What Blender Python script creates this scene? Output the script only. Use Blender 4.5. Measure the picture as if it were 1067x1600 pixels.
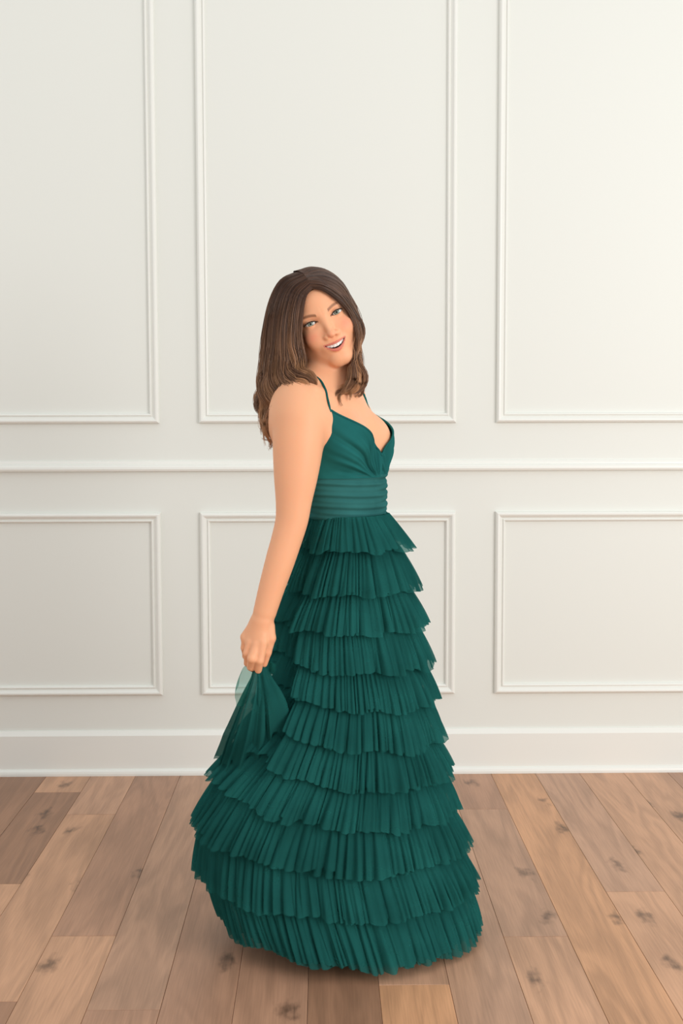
import bpy, math, random
import numpy as np
from mathutils import Matrix, Vector, Euler

random.seed(7)
rng = np.random.default_rng(11)
for o in list(bpy.data.objects):
    bpy.data.objects.remove(o)
SC = bpy.context.scene
COL = SC.collection

# ------------------------------------------------------------------ camera
F_PX, CX, CY = 1900.0, 533.5, 800.0
CAM_H = 1.22
VPX, VPY = 505.0, 655.0
PITCH = math.atan((CY - VPY) / F_PX)
YAW = math.atan((CX - VPX) * math.cos(PITCH) / F_PX)
ROLL = math.radians(0.13)
ROT = Matrix.Rotation(-YAW, 3, 'Z') @ Matrix.Rotation(math.pi / 2 - PITCH, 3, 'X') @ Matrix.Rotation(-ROLL, 3, 'Z')
RN = np.array(ROT)


def ray(px, py):
    d = RN @ np.array([(px - CX) / F_PX, -(py - CY) / F_PX, -1.0])
    return d


_d = ray(533, 1206.5)
CAM_Y = -(-CAM_H / _d[2]) * _d[1]          # the wall stands at y = 0
CAM = np.array([0.0, CAM_Y, CAM_H])


def W(px, py, y):
    """world point on the vertical plane at depth y seen at a photo pixel"""
    d = ray(px, py)
    return CAM + d * ((y - CAM[1]) / d[1])


def ground(px, py):
    d = ray(px, py)
    return CAM + d * (-CAM[2] / d[2])


cam_d = bpy.data.cameras.new('camera')
cam_d.sensor_fit = 'VERTICAL'
cam_d.sensor_height = 36.0
cam_d.lens = 36.0 * F_PX / 1600.0
cam_d.clip_start = 0.05
cam = bpy.data.objects.new('camera', cam_d)
COL.objects.link(cam)
cam.matrix_world = Matrix.Translation(CAM) @ ROT.to_4x4()
SC.camera = cam

# ------------------------------------------------------------------ light
SC.view_settings.view_transform = 'Standard'
SC.view_settings.look = 'None'
SC.view_settings.exposure = 0.0
SC.view_settings.gamma = 1.0
SC.view_settings.use_curve_mapping = False
world = bpy.data.worlds.new('world')
SC.world = world
world.use_nodes = True
bg = world.node_tree.nodes['Background']
bg.inputs['Color'].default_value = (1.0, 1.0, 0.99, 1)
bg.inputs['Strength'].default_value = 0.90


def area_light(name, loc, target, sx, sy, power, color):
    l = bpy.data.lights.new(name, 'AREA')
    l.shape = 'RECTANGLE'
    l.size, l.size_y, l.energy, l.color = sx, sy, power, color
    o = bpy.data.objects.new(name, l)
    COL.objects.link(o)
    o.location = loc
    o.rotation_euler = (Vector(target) - Vector(loc)).to_track_quat('-Z', 'Y').to_euler()
    return o


area_light('window_light', (3.3, -4.6, 1.75), (0.1, -0.6, 1.0), 2.4, 2.2, 118, (1.0, 0.985, 0.965))

# ------------------------------------------------------------------ materials


def new_mat(name):
    m = bpy.data.materials.new(name)
    m.use_nodes = True
    nt = m.node_tree
    return m, nt, nt.nodes['Principled BSDF']


def lin(r, g, b):
    f = lambda c: (c / 255 / 12.92) if c / 255 <= 0.04045 else ((c / 255 + 0.055) / 1.055) ** 2.4
    return (f(r), f(g), f(b), 1.0)


def paint_mat(name, col, bump=0.02):
    m, nt, b = new_mat(name)
    b.inputs['Base Color'].default_value = col
    b.inputs['Roughness'].default_value = 0.5
    n = nt.nodes.new('ShaderNodeTexNoise')
    n.inputs['Scale'].default_value = 180
    tc = nt.nodes.new('ShaderNodeTexCoord')
    nt.links.new(tc.outputs['Object'], n.inputs['Vector'])
    bp = nt.nodes.new('ShaderNodeBump')
    bp.inputs['Strength'].default_value = bump
    bp.inputs['Distance'].default_value = 0.002
    nt.links.new(n.outputs['Fac'], bp.inputs['Height'])
    nt.links.new(bp.outputs['Normal'], b.inputs['Normal'])
    return m


M_WALL = paint_mat('wall_paint', (0.78, 0.798, 0.75, 1), 0.03)
M_TRIM = paint_mat('trim_paint', (0.83, 0.84, 0.795, 1), 0.0)
M_TRIM.node_tree.nodes['Principled BSDF'].inputs['Roughness'].default_value = 0.35


def wood_mat():
    m, nt, b = new_mat('oak_planks')
    N, L = nt.nodes.new, nt.links.new
    tc = N('ShaderNodeTexCoord')
    oi = N('ShaderNodeObjectInfo')
    mul = N('ShaderNodeMath'); mul.operation = 'MULTIPLY'; mul.inputs[1].default_value = 37.0
    L(oi.outputs['Random'], mul.inputs[0])
    comb = N('ShaderNodeCombineXYZ')
    L(mul.outputs[0], comb.inputs[0]); L(mul.outputs[0], comb.inputs[1])
    add = N('ShaderNodeVectorMath'); add.operation = 'ADD'
    L(tc.outputs['Object'], add.inputs[0]); L(comb.outputs[0], add.inputs[1])
    # long cathedral figure
    mp = N('ShaderNodeMapping'); mp.inputs['Scale'].default_value = (9.0, 1.1, 1)
    L(add.outputs[0], mp.inputs['Vector'])
    n1 = N('ShaderNodeTexNoise'); n1.inputs['Scale'].default_value = 1.0; n1.inputs['Detail'].default_value = 3; n1.inputs['Distortion'].default_value = 0.6
    L(mp.outputs[0], n1.inputs['Vector'])
    rings = N('ShaderNodeMath'); rings.operation = 'MULTIPLY'; rings.inputs[1].default_value = 34.0
    L(n1.outputs['Fac'], rings.inputs[0])
    sn = N('ShaderNodeMath'); sn.operation = 'SINE'
    L(rings.outputs[0], sn.inputs[0])
    # fine pores
    mp2 = N('ShaderNodeMapping'); mp2.inputs['Scale'].default_value = (260, 9, 1)
    L(add.outputs[0], mp2.inputs['Vector'])
    n2 = N('ShaderNodeTexNoise'); n2.inputs['Scale'].default_value = 1.0; n2.inputs['Detail'].default_value = 4
    L(mp2.outputs[0], n2.inputs['Vector'])
    # cloudy tone
    mp3 = N('ShaderNodeMapping'); mp3.inputs['Scale'].default_value = (7, 2.2, 1)
    L(add.outputs[0], mp3.inputs['Vector'])
    n3 = N('ShaderNodeTexNoise'); n3.inputs['Scale'].default_value = 1.0; n3.inputs['Detail'].default_value = 2
    L(mp3.outputs[0], n3.inputs['Vector'])
    # knots
    mp4 = N('ShaderNodeMapping'); mp4.inputs['Scale'].default_value = (6.0, 3.0, 1)
    L(add.outputs[0], mp4.inputs['Vector'])
    dn = N('ShaderNodeTexNoise'); dn.inputs['Scale'].default_value = 6.0; dn.inputs['Detail'].default_value = 3
    L(mp4.outputs[0], dn.inputs['Vector'])
    dm = N('ShaderNodeVectorMath'); dm.operation = 'MULTIPLY_ADD'
    dm.inputs[1].default_value = (0.42, 0.42, 0)
    L(dn.outputs['Color'], dm.inputs[0]); L(mp4.outputs[0], dm.inputs[2])
    vo = N('ShaderNodeTexVoronoi'); vo.inputs['Scale'].default_value = 0.9; vo.voronoi_dimensions = '2D'
    L(dm.outputs[0], vo.inputs['Vector'])
    kr = N('ShaderNodeMapRange'); kr.inputs[1].default_value = 0.0; kr.inputs[2].default_value = 0.15; kr.inputs[3].default_value = 1; kr.inputs[4].default_value = 0
    kr.interpolation_type = 'SMOOTHSTEP'
    L(vo.outputs['Distance'], kr.inputs[0])
    sel = N('ShaderNodeSeparateColor'); L(vo.outputs['Color'], sel.inputs[0])
    gt = N('ShaderNodeMath'); gt.operation = 'GREATER_THAN'; gt.inputs[1].default_value = 0.62
    L(sel.outputs[0], gt.inputs[0])
    kn = N('ShaderNodeMath'); kn.operation = 'MULTIPLY'
    L(kr.outputs[0], kn.inputs[0]); L(gt.outputs[0], kn.inputs[1])
    # value = 1 + figure + pores + cloud - knots
    def madd(src, k, prev):
        a = N('ShaderNodeMath'); a.operation = 'MULTIPLY_ADD'
        a.inputs[1].default_value = k
        L(src, a.inputs[0])
        if isinstance(prev, float):
            a.inputs[2].default_value = prev
        else:
            L(prev, a.inputs[2])
        return a.outputs[0]
    v = madd(sn.outputs[0], 0.095, 0.53)
    v = madd(n2.outputs['Fac'], 0.44, v)
    v = madd(n3.outputs['Fac'], 0.50, v)
    v = madd(kn.outputs[0], -0.60, v)
    sc = N('ShaderNodeVectorMath'); sc.operation = 'SCALE'
    L(oi.outputs['Color'], sc.inputs[0]); L(v, sc.inputs['Scale'])
    L(sc.outputs[0], b.inputs['Base Color'])
    b.inputs['Roughness'].default_value = 0.42
    b.inputs['Specular IOR Level'].default_value = 0.35
    bp = N('ShaderNodeBump'); bp.inputs['Strength'].default_value = 0.08; bp.inputs['Distance'].default_value = 0.002
    L(n2.outputs['Fac'], bp.inputs['Height']); L(bp.outputs['Normal'], b.inputs['Normal'])
    return m


M_WOOD = wood_mat()
M_SUB, _, _b = new_mat('floor_joint_dark')
_b.inputs['Base Color'].default_value = (0.06, 0.04, 0.03, 1)
_b.inputs['Roughness'].default_value = 0.9


def vcol_mat(name, rough, sss=0.0, spec=0.4, sheen=0.0):
    m, nt, b = new_mat(name)
    a = nt.nodes.new('ShaderNodeAttribute')
    a.attribute_name = 'tint'
    nt.links.new(a.outputs['Color'], b.inputs['Base Color'])
    b.inputs['Roughness'].default_value = rough
    b.inputs['Specular IOR Level'].default_value = spec
    if sss:
        b.inputs['Subsurface Weight'].default_value = sss
        b.inputs['Subsurface Radius'].default_value = (1.0, 0.35, 0.2)
        b.inputs['Subsurface Scale'].default_value = 0.006
    return m


M_SKIN = vcol_mat('skin', 0.5, 0.25, 0.3)
M_EYE = vcol_mat('eye_surface', 0.12, 0, 0.5)
M_HAIR = vcol_mat('brown_hair', 0.36, 0, 0.35)


def plain(name, col, rough=0.5, spec=0.4):
    m, nt, b = new_mat(name)
    b.inputs['Base Color'].default_value = col
    b.inputs['Roughness'].default_value = rough
    b.inputs['Specular IOR Level'].default_value = spec
    return m


M_TEETH = plain('tooth_enamel', (0.86, 0.82, 0.76, 1), 0.25, 0.5)
M_LASH = plain('eyelash_dark', (0.02, 0.012, 0.008, 1), 0.6)


def fabric_mat(name, col, alpha, trans=0.35):
    m = bpy.data.materials.new(name)
    m.use_nodes = True
    nt = m.node_tree
    nt.nodes.clear()
    N, L = nt.nodes.new, nt.links.new
    out = N('ShaderNodeOutputMaterial')
    tc = N('ShaderNodeTexCoord')
    nz2 = N('ShaderNodeTexNoise'); nz2.inputs['Scale'].default_value = 9; nz2.inputs['Detail'].default_value = 3
    L(tc.outputs['Object'], nz2.inputs['Vector'])
    mr = N('ShaderNodeMapRange'); mr.inputs[1].default_value = 0.3; mr.inputs[2].default_value = 0.7
    mr.inputs[3].default_value = 0.8; mr.inputs[4].default_value = 1.2
    L(nz2.outputs['Fac'], mr.inputs[0])
    vs = N('ShaderNodeVectorMath'); vs.operation = 'SCALE'
    vs.inputs[0].default_value = col[:3]
    L(mr.outputs[0], vs.inputs['Scale'])
    d = N('ShaderNodeBsdfDiffuse'); L(vs.outputs[0], d.inputs['Color'])
    t = N('ShaderNodeBsdfTranslucent'); L(vs.outputs[0], t.inputs['Color'])
    mix = N('ShaderNodeMixShader'); mix.inputs[0].default_value = trans
    L(d.outputs[0], mix.inputs[1]); L(t.outputs[0], mix.inputs[2])
    sh = N('ShaderNodeBsdfSheen') if hasattr(bpy.types, 'ShaderNodeBsdfSheen') else None
    top = mix.outputs[0]
    if alpha < 1:
        tr = N('ShaderNodeBsdfTransparent')
        tr.inputs['Color'].default_value = (0.75, 0.95, 0.9, 1)
        m2 = N('ShaderNodeMixShader')
        m2.inputs[0].default_value = alpha
        L(tr.outputs[0], m2.inputs[1]); L(top, m2.inputs[2])
        top = m2.outputs[0]
    L(top, out.inputs['Surface'])
    return m


GREEN = (0.016, 0.116, 0.105)
M_TULLE = fabric_mat('green_tulle', GREEN, 0.77, 0.18)
M_SHEER = fabric_mat('sheer_green_tulle', (0.02, 0.15, 0.125), 0.42)
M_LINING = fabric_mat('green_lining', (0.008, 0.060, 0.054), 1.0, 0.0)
M_BODICE = fabric_mat('green_gathered_tulle', (0.016, 0.118, 0.112), 1.0, 0.0)
M_BAND = fabric_mat('green_waist_tulle', (0.030, 0.135, 0.130), 1.0, 0.0)

# ------------------------------------------------------------------ mesh helpers


def mesh_obj(name, verts, faces, mat, parent=None, smooth=True, tint=None):
    me = bpy.data.meshes.new(name)
    verts = np.asarray(verts, dtype=np.float64)
    me.from_pydata(verts.tolist() if len(verts) < 200000 else verts, [], faces if isinstance(faces, list) else faces.tolist())
    if smooth:
        me.polygons.foreach_set('use_smooth', np.ones(len(me.polygons), dtype=bool))
    me.materials.append(mat)
    if tint is not None:
        a = me.attributes.new('tint', 'FLOAT_COLOR', 'POINT')
        c = np.ones((len(verts), 4), dtype=np.float32)
        c[:, :3] = tint
        a.data.foreach_set('color', c.ravel())
    me.update()
    o = bpy.data.objects.new(name, me)
    COL.objects.link(o)
    if parent is not None:
        o.parent = parent
    return o


def grid_faces(nu, nv, close_u=False, base=0):
    """vertex index = i*nv + j with i along u"""
    f = []
    for i in range(nu if close_u else nu - 1):
        i2 = (i + 1) % nu
        for j in range(nv - 1):
            f.append((base + i * nv + j, base + i2 * nv + j, base + i2 * nv + j + 1, base + i * nv + j + 1))
    return f


def tube(path, radii, n=8):
    path = np.asarray(path, float)
    m = len(path)
    T = np.gradient(path, axis=0)
    T /= np.linalg.norm(T, axis=1)[:, None] + 1e-12
    ref = np.array([0.3, 0.2, 0.93])
    A = np.cross(T, ref); A /= np.linalg.norm(A, axis=1)[:, None] + 1e-12
    B = np.cross(T, A)
    r = np.broadcast_to(np.asarray(radii, float), (m,))
    ang = np.linspace(0, 2 * np.pi, n, endpoint=False)
    V = path[:, None, :] + r[:, None, None] * (np.cos(ang)[None, :, None] * A[:, None, :] + np.sin(ang)[None, :, None] * B[:, None, :])
    V = V.reshape(-1, 3)
    F = []
    for i in range(m - 1):
        for j in range(n):
            F.append((i * n + j, i * n + (j + 1) % n, (i + 1) * n + (j + 1) % n, (i + 1) * n + j))
    F.append(tuple(range(n))[::-1])
    F.append(tuple((m - 1) * n + j for j in range(n)))
    return V, F


def catmull(pts, n):
    pts = np.asarray(pts, float)
    m = len(pts)
    P = np.vstack([2 * pts[0] - pts[1], pts, 2 * pts[-1] - pts[-2]])
    t = np.linspace(0, m - 1 - 1e-9, n)
    i = t.astype(int)
    u = (t - i)[:, None]
    p0, p1, p2, p3 = P[i], P[i + 1], P[i + 2], P[i + 3]
    return 0.5 * ((2 * p1) + (-p0 + p2) * u + (2 * p0 - 5 * p1 + 4 * p2 - p3) * u ** 2 + (-p0 + 3 * p1 - 3 * p2 + p3) * u ** 3)


def join_parts(lst):
    V, F, b = [], [], 0
    for v, f in lst:
        V.append(np.asarray(v)); F += [tuple(i + b for i in q) for q in f]; b += len(v)
    return np.vstack(V), F


def structure(o):
    o['kind'] = 'structure'
    return o


def box(x0, x1, y0, y1, z0, z1):
    v = [(x0, y0, z0), (x1, y0, z0), (x1, y1, z0), (x0, y1, z0), (x0, y0, z1), (x1, y0, z1), (x1, y1, z1), (x0, y1, z1)]
    f = [(0, 3, 2, 1), (4, 5, 6, 7), (0, 1, 5, 4), (1, 2, 6, 5), (2, 3, 7, 6), (3, 0, 4, 7)]
    return v, f


# ------------------------------------------------------------------ the wall
XL, XR, WALL_H = -3.0, 3.0, 2.95
v, f = box(XL, XR, 0.0, 0.12, 0.0, WALL_H)
wall = structure(mesh_obj('wall_back', v, f, M_WALL, smooth=False))
wall['label'] = 'cream painted wall with moulded panels'

x_p1r = W(249, 640, 0)[0]
x_p2l = W(311, 640, 0)[0]
x_p2r = W(712, 640, 0)[0]
x_p3l = W(775, 640, 0)[0]
z_up = W(512, 661, 0)[2]
z_lt = W(512, 800, 0)[2]
z_lb = W(512, 1084, 0)[2]
z_rail_t, z_rail_b = W(512, 721, 0)[2], W(512, 736, 0)[2]
z_base = W(512, 1139, 0)[2]
pw = x_p2r - x_p2l
gap = x_p2l - x_p1r
PANELS = [(x_p1r - pw, x_p1r), (x_p2l, x_p2r), (x_p3l, x_p3l + pw), (x_p3l + pw + gap, XR - 0.08), (XL + 0.08, x_p1r - pw - gap)]
# moulding section: (distance inward from outer edge, height off the wall)
PROF = [(0.0, 0.0), (0.0, 0.007), (0.003, 0.0125), (0.0075, 0.0155), (0.012, 0.0150), (0.017, 0.0105), (0.0215, 0.0070), (0.0245, 0.0062),
        (0.0255, 0.0090), (0.028, 0.0105), (0.0305, 0.0095), (0.033, 0.0055), (0.034, 0.0)]


def panel_frame(name, x0, x1, z0, z1):
    V = []
    for (a, h) in PROF:
        h *= 1.2
        for (x, z) in ((x0 + a, z0 + a), (x1 - a, z0 + a), (x1 - a, z1 - a), (x0 + a, z1 - a)):
            V.append((x, -h, z))
    F = []
    for i in range(len(PROF) - 1):
        for j in range(4):
            k = (j + 1) % 4
            F.append((i * 4 + j, i * 4 + k, (i + 1) * 4 + k, (i + 1) * 4 + j))
    return structure(mesh_obj(name, V, F, M_TRIM, smooth=False))


n_trim = 1
for (x0, x1) in PANELS:
    panel_frame('trim_%d' % n_trim, x0, x1, z_up, 2.72); n_trim += 1
    panel_frame('trim_%d' % n_trim, x0, x1, z_lb, z_lt); n_trim += 1


def run(name, prof):
    """a moulding run along the wall; prof = (height off wall, z) closed against the wall"""
    V = []
    for x in (XL, XR):
        for (h, z) in prof:
            V.append((x, -h, z))
    n = len(prof)
    F = [(i, i + 1, n + i + 1, n + i) for i in range(n - 1)] + [(n - 1, 0, n, 2 * n - 1), tuple(range(n)), tuple(range(2 * n - 1, n - 1, -1))]
    return structure(mesh_obj(name, V, F, M_TRIM, smooth=False))


zt, zb = z_rail_t, z_rail_b
run('trim_%d' % n_trim, [(0, zt + 0.004), (0.006, zt + 0.003), (0.009, zt - 0.004), (0.009, zt - 0.009), (0.016, zt - 0.011), (0.021, zt - 0.017), (0.022, zt - 0.024), (0.019, zb + 0.002), (0.0, zb)])
n_trim += 1
run('baseboard_back', [(0, z_base), (0.006, z_base), (0.016, z_base - 0.014), (0.017, z_base - 0.016), (0.017, 0.0), (0, 0)])
run('trim_%d' % n_trim, [(0.0165, 0.021), (0.022, 0.0205), (0.028, 0.015), (0.030, 0.008), (0.030, 0.0), (0.0165, 0.0)])

# ------------------------------------------------------------------ the floor
FY0, FY1 = CAM_Y - 0.6, -0.0005
v, f = box(XL, XR, FY0, FY1 + 0.1, -0.06, -0.013)
floor = structure(mesh_obj('floor', v, f, M_SUB, smooth=False))
floor['label'] = 'wide plank oak floor'
xa, xb = ground(126, 1600)[0], ground(834, 1600)[0]
PW = (xb - xa) / 6.0
X0 = xa
LIGHT, MED, DARK, GREY, ORANGE, PINK = (lin(190, 146, 115), lin(174, 133, 107), lin(152, 114, 89), lin(178, 139, 113), lin(200, 150, 112), lin(188, 146, 118))
# per column: joints as photo rows (front to back) and the plank tones between them, front first
SPEC = {
    -4: ([1300], [MED, DARK]),
    -3: ([1377, 1235], [LIGHT, DARK, LIGHT]),
    -2: ([1560, 1270], [DARK, LIGHT, PINK]),
    -1: ([1459], [LIGHT, MED]),
    0: ([1575], [MED, GREY]),
    1: ([1290], [MED, MED]),
    2: ([1400], [MED, PINK]),
    3: ([1330], [DARK, MED]),
    4: ([1540], [ORANGE, PINK]),
    5: ([1330], [GREY, PINK]),
    6: ([1466, 1266], [LIGHT, GREY, MED]),
    7: ([], [ORANGE]),
    8: ([1397], [LIGHT, GREY]),
    9: ([1530], [MED, LIGHT]),
    10: ([1320], [PINK, LIGHT]),
    11: ([1280], [LIGHT, MED]),
}
TONES = [LIGHT, MED, DARK, GREY, PINK, ORANGE]
x_ref = 0.0
plank_meshes = {}


def plank(x, y0, y1, tone):
    key = round(y1 - y0, 2)
    L_ = y1 - y0 - 0.0016
    w = PW - 0.0008
    c = 0.0007
    hw = w / 2
    V, F = [], []
    for (dx, dz) in ((0, -0.012), (0, -c), (c, 0)):
        for (sx, sy) in ((-1, -1), (1, -1), (1, 1), (-1, 1)):
            V.append((sx * (hw - dx), sy * (L_ / 2 - dx), dz))
    for r in range(2):
        for j in range(4):
            k = (j + 1) % 4
            F.append((r * 4 + j, r * 4 + k, r * 4 + 4 + k, r * 4 + 4 + j))
    F.append((8, 9, 10, 11)); F.append((3, 2, 1, 0))
    o = mesh_obj('plank', V, F, M_WOOD, parent=floor, smooth=False)
    o.location = (x, (y0 + y1) / 2, -random.uniform(0, 0.0003))
    j = random.uniform(0.94, 1.06)
    o.color = (tone[0] * j, tone[1] * j, tone[2] * j, 1)


for c in range(-18, 20):
    xc = X0 + (c + 0.5) * PW
    if xc - PW / 2 < XL or xc + PW / 2 > XR:
        continue
    if c in SPEC:
        rows, tones = SPEC[c]
        ys = [ground(500, r)[1] for r in rows]
    else:
        ys, tones = [], []
        y = FY0 + random.uniform(0.6, 1.8)
        while y < -0.3:
            ys.append(y); y += random.uniform(0.9, 1.9)
        tones = [random.choice(TONES) for _ in range(len(ys) + 1)]
    cuts = [FY0] + ys + [FY1]
    for i in range(len(cuts) - 1):
        a, b_ = cuts[i], cuts[i + 1]
        if i == 0 and b_ - a > 2.2:
            mid = b_ - 1.9
            plank(xc, a, mid, random.choice(TONES)); a = mid
        plank(xc, a, b_, tones[i])

# ------------------------------------------------------------------ signed distance toolkit for the figure


def sd_ell(P, c, r, R=None):
    q = P - np.asarray(c)
    if R is not None:
        q = q @ R.T
    r = np.asarray(r, float)
    k0 = np.linalg.norm(q / r, axis=-1)
    k1 = np.linalg.norm(q / (r * r), axis=-1)
    return k0 * (k0 - 1.0) / (k1 + 1e-9)


def sd_cone(P, a, b, r1, r2):
    a = np.asarray(a, float); b = np.asarray(b, float)
    ab = b - a
    t = np.clip(((P - a) @ ab) / (ab @ ab), 0, 1)
    return np.linalg.norm(P - a - t[..., None] * ab, axis=-1) - (r1 + (r2 - r1) * t)


def smin(a, b, k):
    if k <= 0:
        return np.minimum(a, b)
    h = np.maximum(k - np.abs(a - b), 0) / k
    return np.minimum(a, b) - h * h * k * 0.25


def smax(a, b, k):
    return -smin(-a, -b, k)


class Field:
    def __init__(s, X, Y, Z):
        s.ax = [np.asarray(X, np.float64), np.asarray(Y, np.float64), np.asarray(Z, np.float64)]
        s.D = np.full((len(X), len(Y), len(Z)), 0.5, np.float32)

    def region(s, lo, hi):
        sl = []
        for a, l, h in zip(s.ax, lo, hi):
            i0, i1 = np.searchsorted(a, l), np.searchsorted(a, h)
            if i1 <= i0:
                return None, None
            sl.append(slice(max(0, i0 - 1), min(len(a), i1 + 1)))
        g = np.meshgrid(*[a[q] for a, q in zip(s.ax, sl)], indexing='ij')
        return tuple(sl), np.stack(g, -1)

    def add(s, fn, lo, hi, k, op='add'):
        sl, P = s.region(lo, hi)
        if sl is None:
            return
        d = fn(P).astype(np.float32)
        cur = s.D[sl]
        s.D[sl] = smin(cur, d, k) if op == 'add' else smax(cur, -d, k)

    def cone(s, a, b, r1, r2, k=0.02):
        a = np.asarray(a, float); b = np.asarray(b, float)
        m = max(r1, r2) + k + 0.012
        s.add(lambda P: sd_cone(P, a, b, r1, r2), np.minimum(a, b) - m, np.maximum(a, b) + m, k)

    def ell(s, c, r, R=None, k=0.02):
        c = np.asarray(c, float)
        m = max(r) + k + 0.012
        s.add(lambda P: sd_ell(P, c, r, R), c - m, c + m, k)

    def mesh(s):
        D = s.D
        ins = D < 0
        c = np.zeros(tuple(n - 1 for n in D.shape), np.uint8)
        for dx in (0, 1):
            for dy in (0, 1):
                for dz in (0, 1):
                    c += ins[dx:D.shape[0] - 1 + dx, dy:D.shape[1] - 1 + dy, dz:D.shape[2] - 1 + dz]
        act = np.argwhere((c > 0) & (c < 8))
        idx = -np.ones(c.shape, np.int64)
        idx[tuple(act.T)] = np.arange(len(act))
        acc = np.zeros((len(act), 3)); cnt = np.zeros(len(act))
        pos = [np.stack([s.ax[k][act[:, k] + o] for k in range(3)], -1) for o in (0, 1)]
        corners = [(dx, dy, dz) for dx in (0, 1) for dy in (0, 1) for dz in (0, 1)]
        val = {q: D[act[:, 0] + q[0], act[:, 1] + q[1], act[:, 2] + q[2]].astype(np.float64) for q in corners}
        for q in corners:
            for k in range(3):
                if q[k] == 0:
                    q2 = list(q); q2[k] = 1; q2 = tuple(q2)
                    a, b = val[q], val[q2]
                    m = (a < 0) != (b < 0)
                    t = np.where(m, a / np.where(m, a - b, 1), 0)
                    pt = np.stack([pos[q[j]][:, j] for j in range(3)], -1)
                    pt[:, k] = pos[0][:, k] + t * (pos[1][:, k] - pos[0][:, k])
                    acc[m] += pt[m]; cnt[m] += 1
        V = acc / cnt[:, None]
        Fs = []
        for k in range(3):
            a = [slice(None)] * 3; b = [slice(None)] * 3
            a[k] = slice(0, -1); b[k] = slice(1, None)
            e = np.argwhere(ins[tuple(a)] != ins[tuple(b)])
            u, w = [(1, 2), (2, 0), (0, 1)][k]
            ok = (e[:, u] > 0) & (e[:, w] > 0) & (e[:, u] < D.shape[u] - 1) & (e[:, w] < D.shape[w] - 1)
            e = e[ok]
            flip = ins[tuple(a)][tuple(e.T)]
            qs = []
            for (du, dw) in ((-1, -1), (0, -1), (0, 0), (-1, 0)):
                cc = e.copy(); cc[:, u] += du; cc[:, w] += dw
                qs.append(idx[tuple(cc.T)])
            q = np.stack(qs, -1)
            q[~flip] = q[~flip][:, ::-1]
            Fs.append(q)
        return V, np.vstack(Fs)


# ------------------------------------------------------------------ the woman: frames and landmarks
YP = W(525, 1450, 0)[1]
_g = ground(525, 1450)
YP = _g[1]                                   # depth of the skirt axis


def P3(px, py, d):
    return W(px, py, YP + d)


def depth_scale(d):
    return F_PX / (YP + d - CAM_Y)


FWD = np.array([0.91, -0.415, 0.0]); FWD /= np.linalg.norm(FWD)
LAT = np.array([-FWD[1], FWD[0], 0.0])       # from her right (near) shoulder to her left (far) one
UPV = np.array([0, 0, 1.0])
BR = np.stack([LAT, FWD, UPV])               # rows: body axes, for oriented ellipsoids

# head frame
E0 = P3(506.1, 497.2, -0.115)
cdir = CAM - E0; cdir /= np.linalg.norm(cdir)
rt = RN[:, 0] - (RN[:, 0] @ cdir) * cdir; rt /= np.linalg.norm(rt)
up = np.cross(cdir, rt)
ra = math.radians(24.3)
hx = math.cos(ra) * rt + math.sin(ra) * up
hz = -math.sin(ra) * rt + math.cos(ra) * up
hy = cdir + 0.06 * hx - 0.05 * hz
hy /= np.linalg.norm(hy)
hx = hx - (hx @ hy) * hy; hx /= np.linalg.norm(hx)
hz = np.cross(hy, hx)
HR = np.stack([hx, hy, hz])                  # rows: head axes
HO = E0 - 0.012 * hy                         # mid-point of the eyeball centres
MM = 0.001


def H2W(p):
    return HO + (np.asarray(p, float) * MM) @ HR


def W2H(P):
    return ((P - HO) @ HR.T) / MM


def arch_y(x):
    return 24.5 - 12.5 * (x / 26.0) ** 2


def lip_up(x):
    return -61.0 + 5.0 * (x / 26.0) ** 2


def lip_lo(x):
    return -70.5 + 14.5 * (x / 26.0) ** 2


def sdl_ell(q, c, r):
    return sd_ell(q, c, r)


def head_core(q):
    """skull and face masses, head-local millimetres"""
    d = sd_ell(q, (0, -70, 26), (73, 90, 82))
    d = smin(d, sd_ell(q, (0, -28, -40), (59, 47, 64)), 26)
    ax = np.stack([np.abs(q[..., 0]), q[..., 1], q[..., 2]], -1)
    d = smin(d, sd_cone(ax, (11, -2, -94), (47, -48, -58), 18, 19), 18)
    d = smin(d, sd_cone(ax, (47, -48, -58), (60, -68, -10), 18, 15), 20)
    d = smin(d, sd_ell(q, (0, 4, -95), (20, 17, 17)), 14)
    return d


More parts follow.
